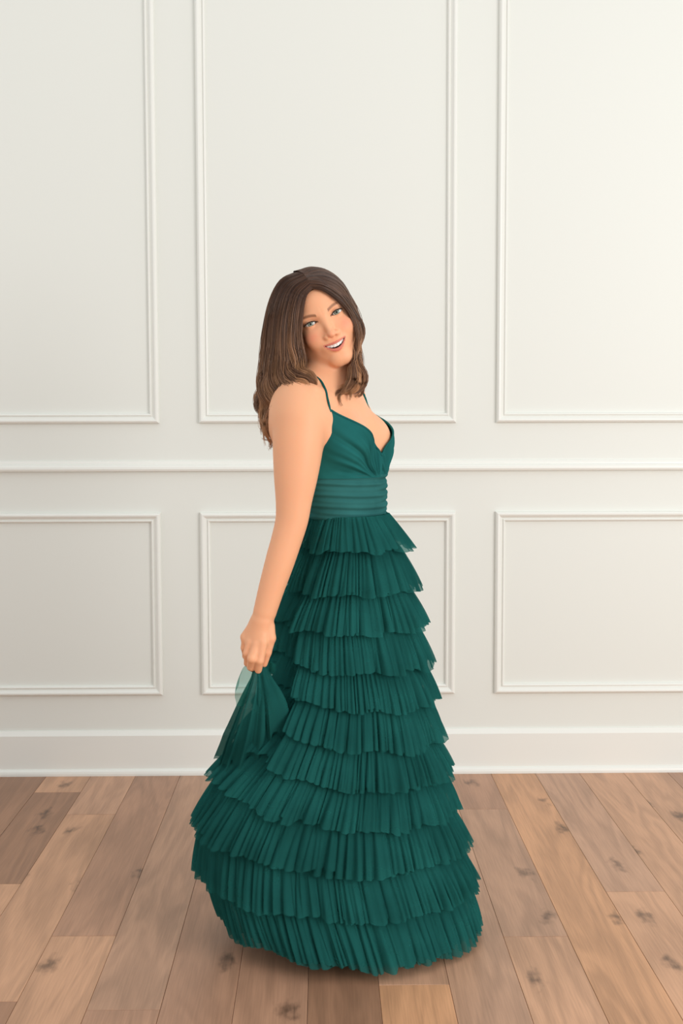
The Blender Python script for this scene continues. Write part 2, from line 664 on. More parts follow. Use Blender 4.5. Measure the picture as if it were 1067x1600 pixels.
def head_sdf(q):
    d = head_core(q)
    ax = np.stack([np.abs(q[..., 0]), q[..., 1], q[..., 2]], -1)
    x, y, z = ax[..., 0], q[..., 1], q[..., 2]
    # brow, cheek
    d = smin(d, sd_cone(ax, (4, 11.5, 14), (44, 0, 17), 7.5, 7), 14)
    d = smin(d, sd_ell(ax, (35, -1, -34), (20, 16, 19)), 18)
    # sockets
    d = smax(d, -sd_ell(ax, (31, 24, -1), (18, 13.5, 11.5)), 9)
    # nose
    d = smin(d, sd_cone(q, (0, 12, 6), (0, 27, -33), 6.6, 8.0), 10)
    d = smin(d, sd_ell(q, (0, 30, -37), (8.5, 9, 7.5)), 6)
    d = smin(d, sd_ell(ax, (12.5, 20, -40), (6.6, 8.5, 6.2)), 5)
    # nostrils
    d = smax(d, -sd_ell(ax, (6.5, 26, -45), (3.2, 4.5, 2.6)), 2)
    # muzzle
    d = smin(d, sd_ell(q, (0, 6, -62), (28, 17, 20)), 12)
    # lips
    xs = np.linspace(-25, 25, 13)
    for i in range(12):
        for s, zf, r0 in ((1, lip_up, 3.1), (-1, lip_lo, 4.3)):
            pts, rr = [], []
            for xx in (xs[i], xs[i + 1]):
                r = r0 * (1 - 0.62 * (abs(xx) / 26) ** 2)
                rr.append(r)
                pts.append((xx, arch_y(xx) - 0.8 * r, zf(xx) + s * r * 0.85))
            d = smin(d, sd_cone(q, pts[0], pts[1], rr[0], rr[1]), 2.2)
    # open smile
    qx = q[..., 0]
    mouth = np.maximum(np.maximum(z - lip_up(qx), lip_lo(qx) - z), np.maximum((np.abs(qx) - 25) * 0.8, arch_y(qx) - 9.5 - y))
    d = smax(d, -mouth, 1.2)
    # eyelids round the eyeball, open in an almond
    lid = sd_ell(ax, (32, 0, 0), (13.9, 13.9, 13.9))
    d = smin(d, lid, 3.0)
    xe = (ax[..., 0] - 32.0)
    w = np.clip(1 - (xe / 15.0) ** 2, -1.5, 1)
    tilt = 0.06 * xe
    op = np.maximum(np.maximum(z - tilt - 4.6 * w, tilt - 3.7 * w - z), 3 - y)
    d = smax(d, -op, 1.0)
    # ears
    d = smin(d, sd_ell(ax, (74, -72, -12), (6, 16, 28)), 6)
    return d


# torso axis and masses
def axis_pt(px, py, d=-0.03):
    return P3(px, py, d)


A_RIB = axis_pt(516, 690)
A_WAIST = axis_pt(543, 770)
A_HIP = axis_pt(549, 880, 0.0)
A_SHO = axis_pt(507, 645)
N_BASE = axis_pt(508, 625, -0.035)


def body_pt(base, f=0, l=0, u=0):
    return base + f * FWD + l * LAT + u * UPV


S_NEAR = P3(468, 660, -0.165)
ELB = P3(457, 806, -0.185)
WRI = P3(411, 966, -0.20)

TORSO = [
    ('ell', A_RIB, (0.128, 0.092, 0.15), 0.04),
    ('ell', body_pt(A_SHO, f=-0.005), (0.150, 0.066, 0.07), 0.05),
    ('ell', A_WAIST, (0.112, 0.079, 0.15), 0.05),
    ('ell', A_HIP, (0.118, 0.092, 0.13), 0.05),
    ('ell', body_pt(A_RIB, f=0.064, l=-0.067, u=0.001), (0.060, 0.056, 0.062), 0.028),
    ('ell', body_pt(A_RIB, f=0.064, l=0.067, u=0.001), (0.060, 0.056, 0.062), 0.028),
]


def torso_sdf(P):
    d = None
    for (_, c, r, k) in TORSO:
        e = sd_ell(P, c, r, BR)
        d = e if d is None else smin(d, e, k)
    return d


def steps(*seg):
    out = []
    for (a, b, h) in seg:
        n = max(1, int(round((b - a) / h)))
        out += list(np.linspace(a, b, n, endpoint=False))
    return np.array(out + [seg[-1][1]])


hx0, hx1 = P3(452, 500, -0.1)[0], P3(572, 500, -0.1)[0]
hand_x0, hand_x1 = P3(368, 1000, -0.2)[0], P3(436, 1000, -0.2)[0]
hd0, hd1 = YP - 0.165, YP - 0.05
zh0, zh1 = P3(500, 590, -0.1)[2], P3(500, 440, -0.1)[2]
zk0, zk1 = P3(400, 1062, -0.2)[2], P3(400, 960, -0.2)[2]
GX = steps((hand_x0, hand_x1, 0.002), (hand_x1, hx0, 0.003), (hx0, hx1, 0.0015), (hx1, hx1 + 0.14, 0.0045))
GY = steps((YP - 0.26, YP - 0.17, 0.002), (YP - 0.17, hd1, 0.0015), (hd1, YP + 0.20, 0.0045))
GZ = steps((0.0, zk0, 0.006), (zk0, zk1, 0.002), (zk1, zh0, 0.004), (zh0, zh1, 0.0015), (zh1, zh1 + 0.1, 0.004))
fld = Field(GX, GY, GZ)
for (_, c, r, k) in TORSO:
    fld.ell(c, r, BR, k)
# shoulder, back and arm nearest the window wall's opposite side (her right)
fld.ell(body_pt(A_SHO, f=-0.03, l=-0.10, u=-0.02), (0.06, 0.055, 0.08), BR, 0.04)
fld.ell(body_pt(A_SHO, f=-0.03, l=0.10, u=-0.02), (0.06, 0.055, 0.08), BR, 0.04)
fld.ell(S_NEAR, (0.056, 0.058, 0.062), None, 0.045)
ARM = [(P3(467, 672, -0.168), 0.0560), (P3(465, 705, -0.174), 0.0530), (P3(462, 745, -0.180), 0.0465), (P3(459, 782, -0.184), 0.0385), (P3(456, 812, -0.186), 0.0345),
       (P3(448, 842, -0.189), 0.0325), (P3(437, 878, -0.193), 0.0310), (P3(424, 920, -0.197), 0.0275), (WRI, 0.0238)]
AC = catmull([np.append(p, r) for p, r in ARM], 33)
for i in range(len(AC) - 1):
    fld.cone(AC[i, :3], AC[i + 1, :3], AC[i, 3], AC[i + 1, 3], 0.004)
# her left shoulder and arm, hanging on the far side
S_FAR = body_pt(A_SHO, f=0.0, l=0.155, u=-0.02)
FE = S_FAR + np.array([-0.01, 0.035, -0.25])
FW = FE + np.array([0.0, -0.02, -0.21])
fld.ell(S_FAR, (0.052, 0.052, 0.058), None, 0.04)
fld.cone(S_FAR, FE, 0.046, 0.034, 0.02)
fld.cone(FE, FW, 0.033, 0.024, 0.02)
fld.ell(FW + np.array([0.0, 0, -0.05]), (0.018, 0.036, 0.05), None, 0.02)
for k in range(4):
    b0 = FW + np.array([0, -0.027 + 0.018 * k, -0.085])
    fld.cone(b0, b0 + np.array([0.006, 0, -0.04]), 0.009, 0.008, 0.004)
    fld.cone(b0 + np.array([0.006, 0, -0.04]), b0 + np.array([0.0, 0, -0.07]), 0.008, 0.007, 0.004)
fld.cone(FW + np.array([0.01, -0.028, -0.03]), FW + np.array([0.025, -0.042, -0.075]), 0.011, 0.009, 0.006)
# neck
NT = H2W((0, -72, -60))
fld.cone(N_BASE, NT, 0.057, 0.052, 0.03)
fld.cone(body_pt(N_BASE, u=0.02, l=-0.03, f=-0.02), body_pt(A_SHO, f=-0.01, l=-0.115, u=0.035), 0.042, 0.034, 0.05)
fld.cone(body_pt(N_BASE, u=0.02, l=0.03, f=-0.02), body_pt(A_SHO, f=-0.01, l=0.115, u=0.03), 0.042, 0.034, 0.05)
# collar bones
fld.cone(body_pt(N_BASE, f=0.052, l=-0.02, u=-0.02), body_pt(A_SHO, f=0.035, l=-0.13, u=0.045), 0.008, 0.008, 0.022)
fld.cone(body_pt(N_BASE, f=0.052, l=0.02, u=-0.02), body_pt(A_SHO, f=0.035, l=0.13, u=0.045), 0.008, 0.008, 0.022)
# legs and feet under the skirt
for s in (-1, 1):
    hip = body_pt(A_HIP, l=0.058 * s, u=-0.08)
    knee = np.array([hip[0] - 0.02, hip[1] + 0.01, 0.47]) + 0.01 * s * LAT
    ank = np.array([hip[0] - 0.03, hip[1] + 0.02, 0.09]) - 0.02 * s * LAT
    fld.cone(hip, knee, 0.066, 0.05, 0.03)
    fld.cone(knee, ank, 0.053, 0.034, 0.03)
    fld.cone(ank + np.array([0, 0, -0.045]) - 0.02 * FWD, np.array([ank[0], ank[1], 0.022]) + 0.13 * FWD, 0.036, 0.020, 0.03)
# right hand gathering the skirt: palm, four fingers, thumb
KN = {'index': P3(411, 1004, -0.218), 'middle': P3(401.5, 1007, -0.216), 'ring': P3(391.5, 1003, -0.207), 'little': P3(383.5, 996, -0.195)}
for nm, r in (('index', 0.0125), ('middle', 0.0135), ('ring', 0.013), ('little', 0.012)):
    fld.cone(WRI + 0.25 * (KN[nm] - WRI) + np.array([0, 0.004, 0]), KN[nm] + np.array([0, 0.005, 0]), 0.0175, r, 0.012)


def finger(a, pts, r):
    prev, pr = a, r[0]
    for p, rr in zip(pts, r[1:]):
        fld.cone(prev, p, pr, rr, 0.0035)
        prev, pr = p, rr


finger(KN['index'], [P3(405.5, 1032, -0.222), P3(403.5, 1047, -0.208)], [0.0108, 0.0098, 0.0080])
finger(KN['middle'], [P3(393.5, 1029, -0.226), P3(392, 1042, -0.205), P3(397, 1046, -0.190)], [0.0108, 0.0098, 0.0085, 0.0075])
finger(KN['ring'], [P3(386.5, 1021, -0.210), P3(387, 1036, -0.190), P3(394, 1040, -0.178)], [0.0102, 0.0092, 0.0080, 0.007])
finger(KN['little'], [P3(382, 1012, -0.192), P3(384, 1025, -0.176), P3(391, 1028, -0.168)], [0.0090, 0.0080, 0.0072, 0.0065])
finger(WRI + np.array([0.012, -0.002, -0.018]), [P3(422, 997, -0.205), P3(417, 1019, -0.203), P3(412.5, 1037, -0.198)], [0.014, 0.0125, 0.0102, 0.0080])
# head
hl = np.array([H2W((sx * 95, sy, sz)) for sx in (-1, 1) for sy in (-170, 50) for sz in (-125, 118)])
fld.add(lambda P: head_sdf(W2H(P)) * MM, hl.min(0), hl.max(0), 0.012)
BV, BF = fld.mesh()
del fld

# skin tint
q = W2H(BV)
axq = np.stack([np.abs(q[:, 0]), q[:, 1], q[:, 2]], -1)
SKIN = np.array(lin(236, 174, 134)[:3])
tint = np.tile(SKIN, (len(BV), 1))


def blend(mask, col):
    global tint
    m = np.clip(mask, 0, 1)[:, None]
    tint = tint * (1 - m) + np.array(col) * m


head_near = (np.abs(q[:, 0]) < 90) & (q[:, 2] > -125) & (q[:, 2] < 130) & (q[:, 1] > -180)
xe = axq[:, 0] - 32
# blush
blend(head_near * 0.42 * np.exp(-((axq[:, 0] - 42) / 17) ** 2 - ((q[:, 2] + 28) / 14) ** 2) * (q[:, 1] > -35), lin(226, 120, 100)[:3])
blend(head_near * 0.18 * np.exp(-(q[:, 0] / 10) ** 2 - ((q[:, 2] + 37) / 9) ** 2) * (q[:, 1] > 15), lin(228, 130, 105)[:3])
# brows
bz = 15.5 + 3.0 * (1 - ((xe - 4) / 17) ** 2) + 0.05 * xe
bt = np.where(xe < 4, 3.4, 3.4 - 0.11 * (xe - 4))
bm = head_near * (q[:, 1] > -12) * np.exp(-((q[:, 2] - bz) / np.maximum(bt, 0.8)) ** 4) * (xe > -18) * (xe < 22)
blend(bm * 0.75, lin(112, 70, 45)[:3])
# shadow and lash line
ww = np.clip(1 - (xe / 15.0) ** 2, -0.4, 1)
zu = 0.06 * xe + 4.6 * ww
zl = 0.06 * xe - 3.7 * ww
near_eye = head_near * (np.abs(xe) < 17) * (q[:, 1] > 0)
blend(near_eye * 0.35 * np.exp(-((q[:, 2] - zu - 3) / 3.5) ** 2), lin(170, 105, 75)[:3])
blend(near_eye * (0.95 * np.exp(-((q[:, 2] - zu - 0.3) / 1.4) ** 2)), lin(45, 28, 20)[:3])
blend(near_eye * (0.45 * np.exp(-((q[:, 2] - zl + 0.2) / 1.0) ** 2)), lin(90, 55, 42)[:3])
# lips and mouth
inx = np.abs(q[:, 0]) < 27
taper = 1 - 0.62 * (np.abs(q[:, 0]) / 26) ** 2
in_up = (q[:, 2] > lip_up(q[:, 0]) - 1.5) & (q[:, 2] < lip_up(q[:, 0]) + 5.6 * taper)
in_lo = (q[:, 2] < lip_lo(q[:, 0]) + 1.5) & (q[:, 2] > lip_lo(q[:, 0]) - 7.6 * taper)
front = q[:, 1] > arch_y(q[:, 0]) - 8
blend(head_near * inx * (in_up | in_lo) * front * 0.85, lin(206, 112, 98)[:3])
gap_m = head_near * inx * (q[:, 2] < lip_up(q[:, 0]) + 0.3) * (q[:, 2] > lip_lo(q[:, 0]) - 0.3) * (q[:, 1] < arch_y(q[:, 0]) - 3.5) * (q[:, 1] > -5)
blend(gap_m, lin(70, 25, 22)[:3])
# scalp under the hair
hl_line = 66 - 0.010 * q[:, 0] ** 2
scalp = head_near * ((q[:, 2] > hl_line) | ((q[:, 1] < -48 - 0.25 * (q[:, 2]))) & (q[:, 2] > -35)) * (head_core(q) > -14)
blend(scalp * 0.97, lin(62, 40, 28)[:3])

# ------------------------------------------------------------------ assemble the person
person = bpy.data.objects.new('person', None)
COL.objects.link(person)
pbase = np.array([_g[0], YP, 0.0])
person.location = pbase
person['label'] = 'smiling long-haired woman in a tiered green tulle gown holding up her skirt'
person['category'] = 'person'
bpy.context.view_layer.update()


def part(name, V, F, mat, parent=None, tint=None, smooth=True):
    V = np.asarray(V, float) - pbase
    return mesh_obj(name, V, F, mat, parent if parent is not None else person, smooth, tint)


body = part('body', BV, BF, M_SKIN, tint=tint)

# eyes
for s in (-1, 1):
    c = H2W((32 * s, 0, 0))
    g = CAM - c; g /= np.linalg.norm(g)
    a = np.cross(g, (0, 0, 1.0)); a /= np.linalg.norm(a)
    b = np.cross(g, a)
    nr, ns = 40, 36
    th = np.linspace(0, np.pi, nr) ** 1.25 / np.pi ** 0.25
    ph = np.linspace(0, 2 * np.pi, ns, endpoint=False)
    TH, PH = np.meshgrid(th, ph, indexing='ij')
    r = 0.0126
    V = c + r * (np.cos(TH)[..., None] * g + np.sin(TH)[..., None] * (np.cos(PH)[..., None] * a + np.sin(PH)[..., None] * b))
    rad = (r * np.sin(TH)).ravel() * 1000
    frontm = (np.cos(TH) > 0).ravel()
    col = np.tile(np.array(lin(236, 230, 224)[:3]), (nr * ns, 1))
    iris = frontm & (rad < 6.1)
    col[iris] = np.array(lin(132, 146, 130)[:3])
    col[frontm & (rad < 6.1) & (rad > 5.0)] = np.array(lin(60, 74, 72)[:3])
    col[frontm & (rad < 2.4)] = (0.004, 0.004, 0.004)
    V = V.reshape(-1, 3)
    F = []
    for i in range(nr - 1):
        for j in range(ns):
            F.append((i * ns + j, (i + 1) * ns + j, (i + 1) * ns + (j + 1) % ns, i * ns + (j + 1) % ns))
    part('eye', V, F, M_EYE, tint=col)
    # upper lashes: a thin dark fringe along the lid edge
    xs = np.linspace(-15, 16.5, 24)
    lst = []
    zs = 0.06 * xs + 4.6 * np.clip(1 - (xs / 15.0) ** 2, -0.1, 1)
    ys = np.sqrt(np.maximum(14.2 ** 2 - xs ** 2 - zs ** 2, 4))
    rim = np.array([H2W(((32 + x) * s, y + 0.3, z)) for x, y, z in zip(xs, ys, zs)])
    lst.append(tube(rim, np.linspace(0.0005, 0.0010, 24), 5))
    for k in range(3, 24):
        e = H2W(((32 + xs[k] * 1.10 + 0.8) * s, ys[k] + 4.0, zs[k] + 2.6))
        m = (rim[k] + e) / 2 - 0.0006 * hz
        lst.append(tube(np.array([rim[k], m, e]), [0.00035, 0.0003, 0.0001], 3))
    V, F = join_parts(lst)
    part('eyelashes', V, F, M_LASH)

# teeth: one upper row, each tooth a bulge
xs = np.linspace(-21.5, 21.5, 111)
zs = np.linspace(0, 1, 12)
V = []
edges = np.array([-21.5, -15.4, -8.6, 0, 8.6, 15.4, 21.5])
for x in xs:
    i = min(5, max(0, np.searchsorted(edges, x) - 1))
    u = (x - edges[i]) / (edges[i + 1] - edges[i])
    bul = (1 - abs(2 * u - 1) ** 4)
    for t in zs:
        zt_ = lip_up(x) + 2.5
        zb_ = -67.6 + 6.5 * (x / 21.5) ** 2 + 0.9 * (1 - bul)
        V.append(H2W((x, arch_y(x) - 4.6 + 0.9 * bul - 0.4 * t, zt_ + (zb_ - zt_) * t)))
part('teeth', V, grid_faces(len(xs), len(zs)), M_TEETH)

# ------------------------------------------------------------------ hair
LEFT = [
    [(486, 450, -.128), (477, 464, -.13), (471, 495, -.125), (469, 530, -.118), (472, 556, -.12), (479, 576, -.13), (485, 590, -.145), (482, 603, -.150), (464, 616, -.16), (452, 624, -.165)],
    [(482, 441, -.126), (465, 460, -.127), (457, 495, -.125), (456, 540, -.125), (460, 568, -.13), (470, 588, -.145), (476, 602, -.155), (464, 619, -.165), (446, 631, -.17)],
    [(478, 434, -.116), (455, 451, -.115), (443, 490, -.115), (439, 540, -.12), (440, 577, -.13), (448, 602, -.145), (450, 619, -.16), (438, 636, -.16), (428, 648, -.13), (425, 660, -.10)],
    [(473, 429, -.10), (446, 445, -.09), (429, 485, -.085), (424, 540, -.09), (422, 578, -.10), (417, 608, -.11), (424, 632, -.12), (427, 650, -.125), (420, 668, -.12), (417, 684, -.11), (402, 698, -.10)],
    [(467, 426, -.075), (440, 438, -.05), (422, 474, -.04), (414, 530, -.04), (410, 580, -.045), (404, 611, -.05), (407, 638, -.06), (416, 660, -.06), (421, 680, -.06), (414, 692, -.06), (403, 697, -.06)],
    [(462, 425, -.04), (437, 440, .0), (420, 480, .02), (413, 535, .03), (408, 590, .03), (405, 618, .02), (412, 643, .01), (422, 668, .0), (424, 690, -.01)],
    [(461, 426, .0), (446, 440, .05), (433, 490, .085), (428, 555, .085), (424, 610, .075), (430, 650, .06), (436, 680, .05)],
    [(463, 428, .03), (460, 445, .09), (458, 500, .12), (456, 570, .11), (452, 630, .085), (452, 675, .07)],
]
RIGHT = [
    [(487, 450, -.128), (506, 454, -.128), (530, 471, -.118), (547, 492, -.105), (555, 516, -.10), (554, 538, -.10), (551, 562, -.10), (545, 588, -.11), (530, 603, -.125), (527, 616, -.135), (541, 637, -.14)],
    [(483, 440, -.124), (505, 442, -.118), (534, 462, -.098), (553, 492, -.078), (562, 517, -.07), (557, 543, -.07), (558, 568, -.075), (563, 589, -.08), (557, 607, -.095), (541, 616, -.11), (534, 622, -.125)],
    [(478, 432, -.11), (502, 430, -.09), (534, 450, -.065), (556, 490, -.04), (566, 516, -.03), (557, 546, -.03), (561, 570, -.04), (571, 596, -.05), (563, 611, -.06), (550, 618, -.075)],
    [(473, 427, -.09), (496, 420, -.05), (526, 436, -.01), (550, 478, .01), (561, 515, .02), (558, 548, .02), (557, 575, .015), (564, 600, .01), (556, 622, -.01)],
    [(466, 424, -.06), (488, 419, .0), (516, 432, .05), (534, 480, .08), (536, 530, .09), (531, 575, .085), (524, 625, .07), (517, 660, .06)],
    [(461, 425, -.02), (478, 424, .04), (494, 455, .10), (500, 510, .115), (496, 565, .11), (490, 620, .085), (486, 665, .07)],
]


def hair_side(guides, n_str, seg, seed, per, clp, dus, wamp, lmin, shift):
    r = np.random.default_rng(seed)
    G = []
    for g in guides:
        g = [(g[0][0] + shift, g[0][1], g[0][2])] + list(g[1:])
        g3 = np.array([P3(*c) for c in g])
        G.append(catmull(g3, seg))
    G = np.array(G)
    ng = len(G)
    VV, FF, TT = [], [], []
    nside = 4
    base = 0
    n_lock = per * (ng - 1)
    lock_u = np.linspace(0, ng - 1.001, n_lock) + r.normal(0, 0.05, n_lock)
    lock_u = np.clip(lock_u, 0, ng - 1.001)
    lock_ph = lock_u * 0.9 + r.normal(0, 0.7, n_lock)
    lock_len = r.uniform(lmin, 1.0, n_lock)
    lock_off = r.normal(0, 1, (n_lock, 2))
    lock_tone = r.uniform(0, 1, n_lock)
    s = np.linspace(0, 1, seg)
    strands = []
    for k in range(n_str):
        L_ = r.integers(n_lock)
        clump = 1 - clp * s ** 1.1
        u0 = lock_u[L_]
        du = r.normal(0, dus)
        u = np.clip(u0 + du * clump, 0, ng - 1.001)
        i = u.astype(int); w = (u - i)[:, None]
        idx = np.arange(seg)
        p = G[i, idx] * (1 - w) + G[np.minimum(i + 1, ng - 1), idx] * w
        T = np.gradient(p, axis=0); T /= np.linalg.norm(T, axis=1)[:, None] + 1e-9
        n1 = np.cross(T, np.array([0, 1.0, 0])); n1 /= np.linalg.norm(n1, axis=1)[:, None] + 1e-9
        n2 = np.cross(T, n1)
        wav = np.sin(s * 19 + lock_ph[L_]) * wamp * np.clip(s - 0.28, 0, 1)
        wav2 = np.cos(s * 19 + lock_ph[L_]) * wamp * np.clip(s - 0.28, 0, 1)
        jit = r.normal(0, 1, 2)
        spread = 0.0024 * np.clip(s * 3, 0.3, 1) * (1 + 0.4 * s - 0.9 * s ** 3)
        fz = 0.0012 * np.sin(s * r.uniform(6, 22) + r.uniform(0, 6)) * s
        p = p + n1 * (wav + jit[0] * spread + lock_off[L_][0] * 0.0035 * s + fz)[:, None] \
              + n2 * (wav2 + jit[1] * spread + lock_off[L_][1] * 0.0035 * s)[:, None]
        strands.append((p, L_, k))
    # keep clear of the skull, all strands at once
    ALL = np.array([t[0] for t in strands])
    lay = 2.0 + 6.0 * ((np.array([t[2] for t in strands]) * 0.618) % 1)
    for _ in range(2):
        qq = W2H(ALL)
        dd = head_core(qq)
        gr = np.stack([head_core(qq + np.array(v_)) - dd for v_ in ((1., 0, 0), (0, 1., 0), (0, 0, 1.))], -1)
        gr /= np.linalg.norm(gr, axis=-1)[..., None] + 1e-9
        push = np.maximum(lay[:, None] - dd, 0)
        ALL = ALL + (gr * (push * MM)[..., None]) @ HR
    for (p, (_, L_, k)) in zip(ALL, strands):
        end = int(seg * min(1.0, lock_len[L_] * r.uniform(0.93, 1.0)))
        end = max(end, seg // 2)
        p = p[:end]
        tt = np.linspace(0, 1, end)
        rad = r.uniform(0.0005, 0.0009) * (1 - 0.85 * tt ** 4)
        V, F = tube(p, rad, nside)
        VV.append(V); FF.append(np.array(F[:-2]) + base); base += len(V)
        dark = np.array(lin(54, 34, 24)[:3]); mid = np.array(lin(106, 72, 52)[:3]); gold = np.array(lin(205, 152, 108)[:3])
        tone = np.clip(0.05 + 0.95 * lock_tone[L_] ** 1.4 + r.normal(0, 0.12), 0, 1)
        t_ = np.repeat(tt, nside)[:, None]
        c = dark * (1 - tone * 0.6) + mid * tone * 0.6
        end_c = mid * (1 - tone) + gold * tone
        kx = np.clip((t_ - 0.15) / 0.75, 0, 1)
        TT.append(c * (1 - kx) + end_c * kx)
    return np.vstack(VV), np.vstack(FF), np.vstack(TT)


V1, F1, T1 = hair_side(LEFT, 2400, 44, 3, 7, 0.88, 0.19, 0.028, 0.82, 1.6)
V2, F2, T2 = hair_side(RIGHT, 1600, 44, 4, 5, 0.93, 0.22, 0.016, 0.86, -1.6)
part('hair', np.vstack([V1, V2]), np.vstack([F1, F2 + len(V1)]), M_HAIR, tint=np.vstack([T1, T2]))

# ------------------------------------------------------------------ the gown
# hem rows of the tiers: right edge, left edge in photo pixels; half depth front to back in metres; depth pull of the left side
ROWS = [
    # rx,  ry,   lx,  ly,   b,   pull
    (603, 800, 484, 802, 0.112, 0.0),
    (633, 850, 462, 850, 0.145, 0.0),
    (648, 913, 440, 913, 0.160, 0.0),
    (662, 970, 421, 965, 0.170, -0.01),
    (671, 1030, 419, 1012, 0.178, -0.03),
    (680, 1085, 414, 1056, 0.190, -0.07),
    (689, 1145, 396, 1098, 0.202, -0.11),
    (701, 1200, 368, 1150, 0.215, -0.12),
    (711, 1254, 332, 1207, 0.230, -0.10),
    (726, 1313, 304, 1280, 0.245, -0.07),
    (741, 1373, 312, 1352, 0.260, -0.05),
    (747, 1437, 352, 1418, 0.275, -0.03),
]
ROWS3 = []
for (rx, ry, lx, ly, b, pull) in ROWS:
    R_ = P3(rx, ry, 0.0); L_ = P3(lx, ly, pull)
    ROWS3.append((R_[0], max(R_[2], 0.018), L_[0], max(L_[2], 0.022), b, pull))
ROWS3 = np.array(ROWS3)
NR = len(ROWS3)
TH_N = math.radians(-139)


def row_at(t):
    """rows interpolated at fractional index"""
    t = np.clip(t, 0, NR - 1)
    i = min(int(t), NR - 2)
    w = t - i
    return ROWS3[i] * (1 - w) + ROWS3[i + 1] * w


YC = np.array([-.03, -.03, -.027, -.022, -.017, -.012, -.006, 0, 0, 0, 0, 0])
NOTCH = np.array([0, 0.10, 0.30, 0.36, 0.38, 0.36, 0.26, 0.12, 0.04, 0, 0, 0])


def skirt_ring(t, th, grow):
    """ring of the skirt at fractional tier t, grown outward by grow (array)"""
    xr, zr, xl, zl, b, pull = row_at(t)
    cx, a = (xr + xl) / 2, (xr - xl) / 2
    yc = YP + np.interp(t, np.arange(NR), YC)
    wl = ((1 - np.cos(th)) / 2) ** 2.2
    nt_ = np.interp(t, np.arange(NR), NOTCH)
    dl = TH_N - th
    dl = (dl + np.pi) % (2 * np.pi) - np.pi
    nn = np.where(dl < 0, np.exp(-(dl / 0.07) ** 2), np.exp(-(dl / 0.40) ** 2))
    k = 1 - nt_ * nn
    x = cx + (a * k + grow) * np.cos(th)
    y = yc + (b * k + grow) * np.sin(th) + pull * wl
    z = zr + (zl - zr) * wl
    return x, y, z


# lining
nth = 160
th = np.linspace(-np.pi, np.pi, nth, endpoint=False)
ts = np.linspace(0, NR - 1, 45)
V = np.zeros((nth, len(ts), 3))
for j, t in enumerate(ts):
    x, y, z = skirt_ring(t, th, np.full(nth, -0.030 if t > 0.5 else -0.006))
    V[:, j] = np.stack([x, y, np.maximum(z, 0.012)], -1)
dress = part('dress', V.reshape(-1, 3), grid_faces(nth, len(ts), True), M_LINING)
dress['label'] = 'dark green tulle gown with tiered ruffles'


def pleats(th, K, r):
    """irregular gathers, roughly -1..1"""
    a = th + 0.04 * np.sin(5 * th + r.uniform(0, 6)) + 0.02 * np.sin(11 * th + r.uniform(0, 6))
    p = 0
    for _ in range(7):
        p = p + r.uniform(0.5, 1) * np.sin(max(2, round(K * r.uniform(0.55, 1.5))) * a + r.uniform(0, 6.28))
    return np.tanh(p / 1.7), a


def ruffle(k, layer, r):
    nth, nv = 900, 13
    th = np.linspace(-np.pi, np.pi, nth, endpoint=False)
    K = [34, 42, 48, 52, 56, 60, 64, 68, 72, 76, 80][k - 1]
    wide, _ = pleats(th, K * 0.75, r)
    mid, _ = pleats(th, K * 1.5, r)
    fine, _ = pleats(th, K * 2.6, r)
    broad, _ = pleats(th, 9, r)
    vv = np.linspace(0, 1, nv)
    V = np.zeros((nth, nv, 3))
    t0 = k - 1 - (0.16 if k > 1 else 0.0)
    t1 = k - layer * 0.05
    size = 0.7 + 0.3 * (k / 11)
    for j, v in enumerate(vv):
        t = t0 + (t1 - t0) * v
        prof = (v ** 0.8) * (1.0 + 0.12 * math.sin(v * 3.1))
        out = -0.022 + 0.028 * prof - layer * 0.008
        if k == 1:
            out = 0.0045 + 0.008 * prof - layer * 0.003
        grow = out + size * (0.0085 * v ** 0.8 * wide + (0.0022 + 0.0035 * v) * mid + 0.0020 * fine * (1 - 0.4 * v)) + 0.008 * v * broad
        sh = (1.0 / K * np.roll(wide, 4) + 0.35 / K * np.roll(mid, 2)) * v ** 0.7
        x, y, z = skirt_ring(t, th + sh, grow)
        z = z + 0.0022 * v * np.roll(wide, 9) + 0.007 * v * np.roll(broad, 40)
        V[:, j] = np.stack([x, y, np.maximum(z, 0.006)], -1)
    return V.reshape(-1, 3), grid_faces(nth, nv, True)


rr = np.random.default_rng(5)
for k in range(1, NR):
    lst = [ruffle(k, 0, rr), ruffle(k, 1, rr)]
    V, F = join_parts(lst)
    part('ruffle_tier', V, F, M_TULLE, parent=dress)

# gathered peak in the hand
TIP = P3(403, 1040, -0.200)


def fan(top, path, radii, K, seed, nth=220, nv=26, arc=(-math.pi, math.pi), flat=0.75):
    r = np.random.default_rng(seed)
    th = np.linspace(arc[0], arc[1], nth)
    p, _ = pleats(th, K, r)
    b, _ = pleats(th, 6, r)
    C = catmull(np.array(path), nv)
    V = np.zeros((nth, nv, 3))
    for j in range(nv):
        v = j / (nv - 1)
        rd = np.interp(v, np.linspace(0, 1, len(radii)), radii)
        g = rd * (1 + 0.16 * p * min(1, 0.35 + v) + 0.10 * b * v)
        V[:, j, 0] = C[j, 0] + g * np.cos(th)
        V[:, j, 1] = C[j, 1] + flat * g * np.sin(th)
        V[:, j, 2] = C[j, 2] + 0.010 * v * np.roll(p, 4) + 0.012 * v * b
    return V.reshape(-1, 3), grid_faces(nth, nv)


V, F = join_parts([
    fan(TIP, [P3(404, 1034, -.198), P3(405, 1060, -.200), P3(402, 1095, -.19), P3(394, 1150, -.165), P3(385, 1190, -.14)], [0.008, 0.017, 0.034, 0.055, 0.062], 15, 1),
])
part('gathered_peak', V, F, M_TULLE, parent=dress)
V, F = join_parts([
    fan(TIP, [P3(409, 1040, -.196), P3(415, 1065, -.205), P3(424, 1100, -.195), P3(430, 1150, -.17)], [0.008, 0.018, 0.032, 0.040], 9, 2),
])
part('gathered_fold', V, F, M_TULLE, parent=dress)


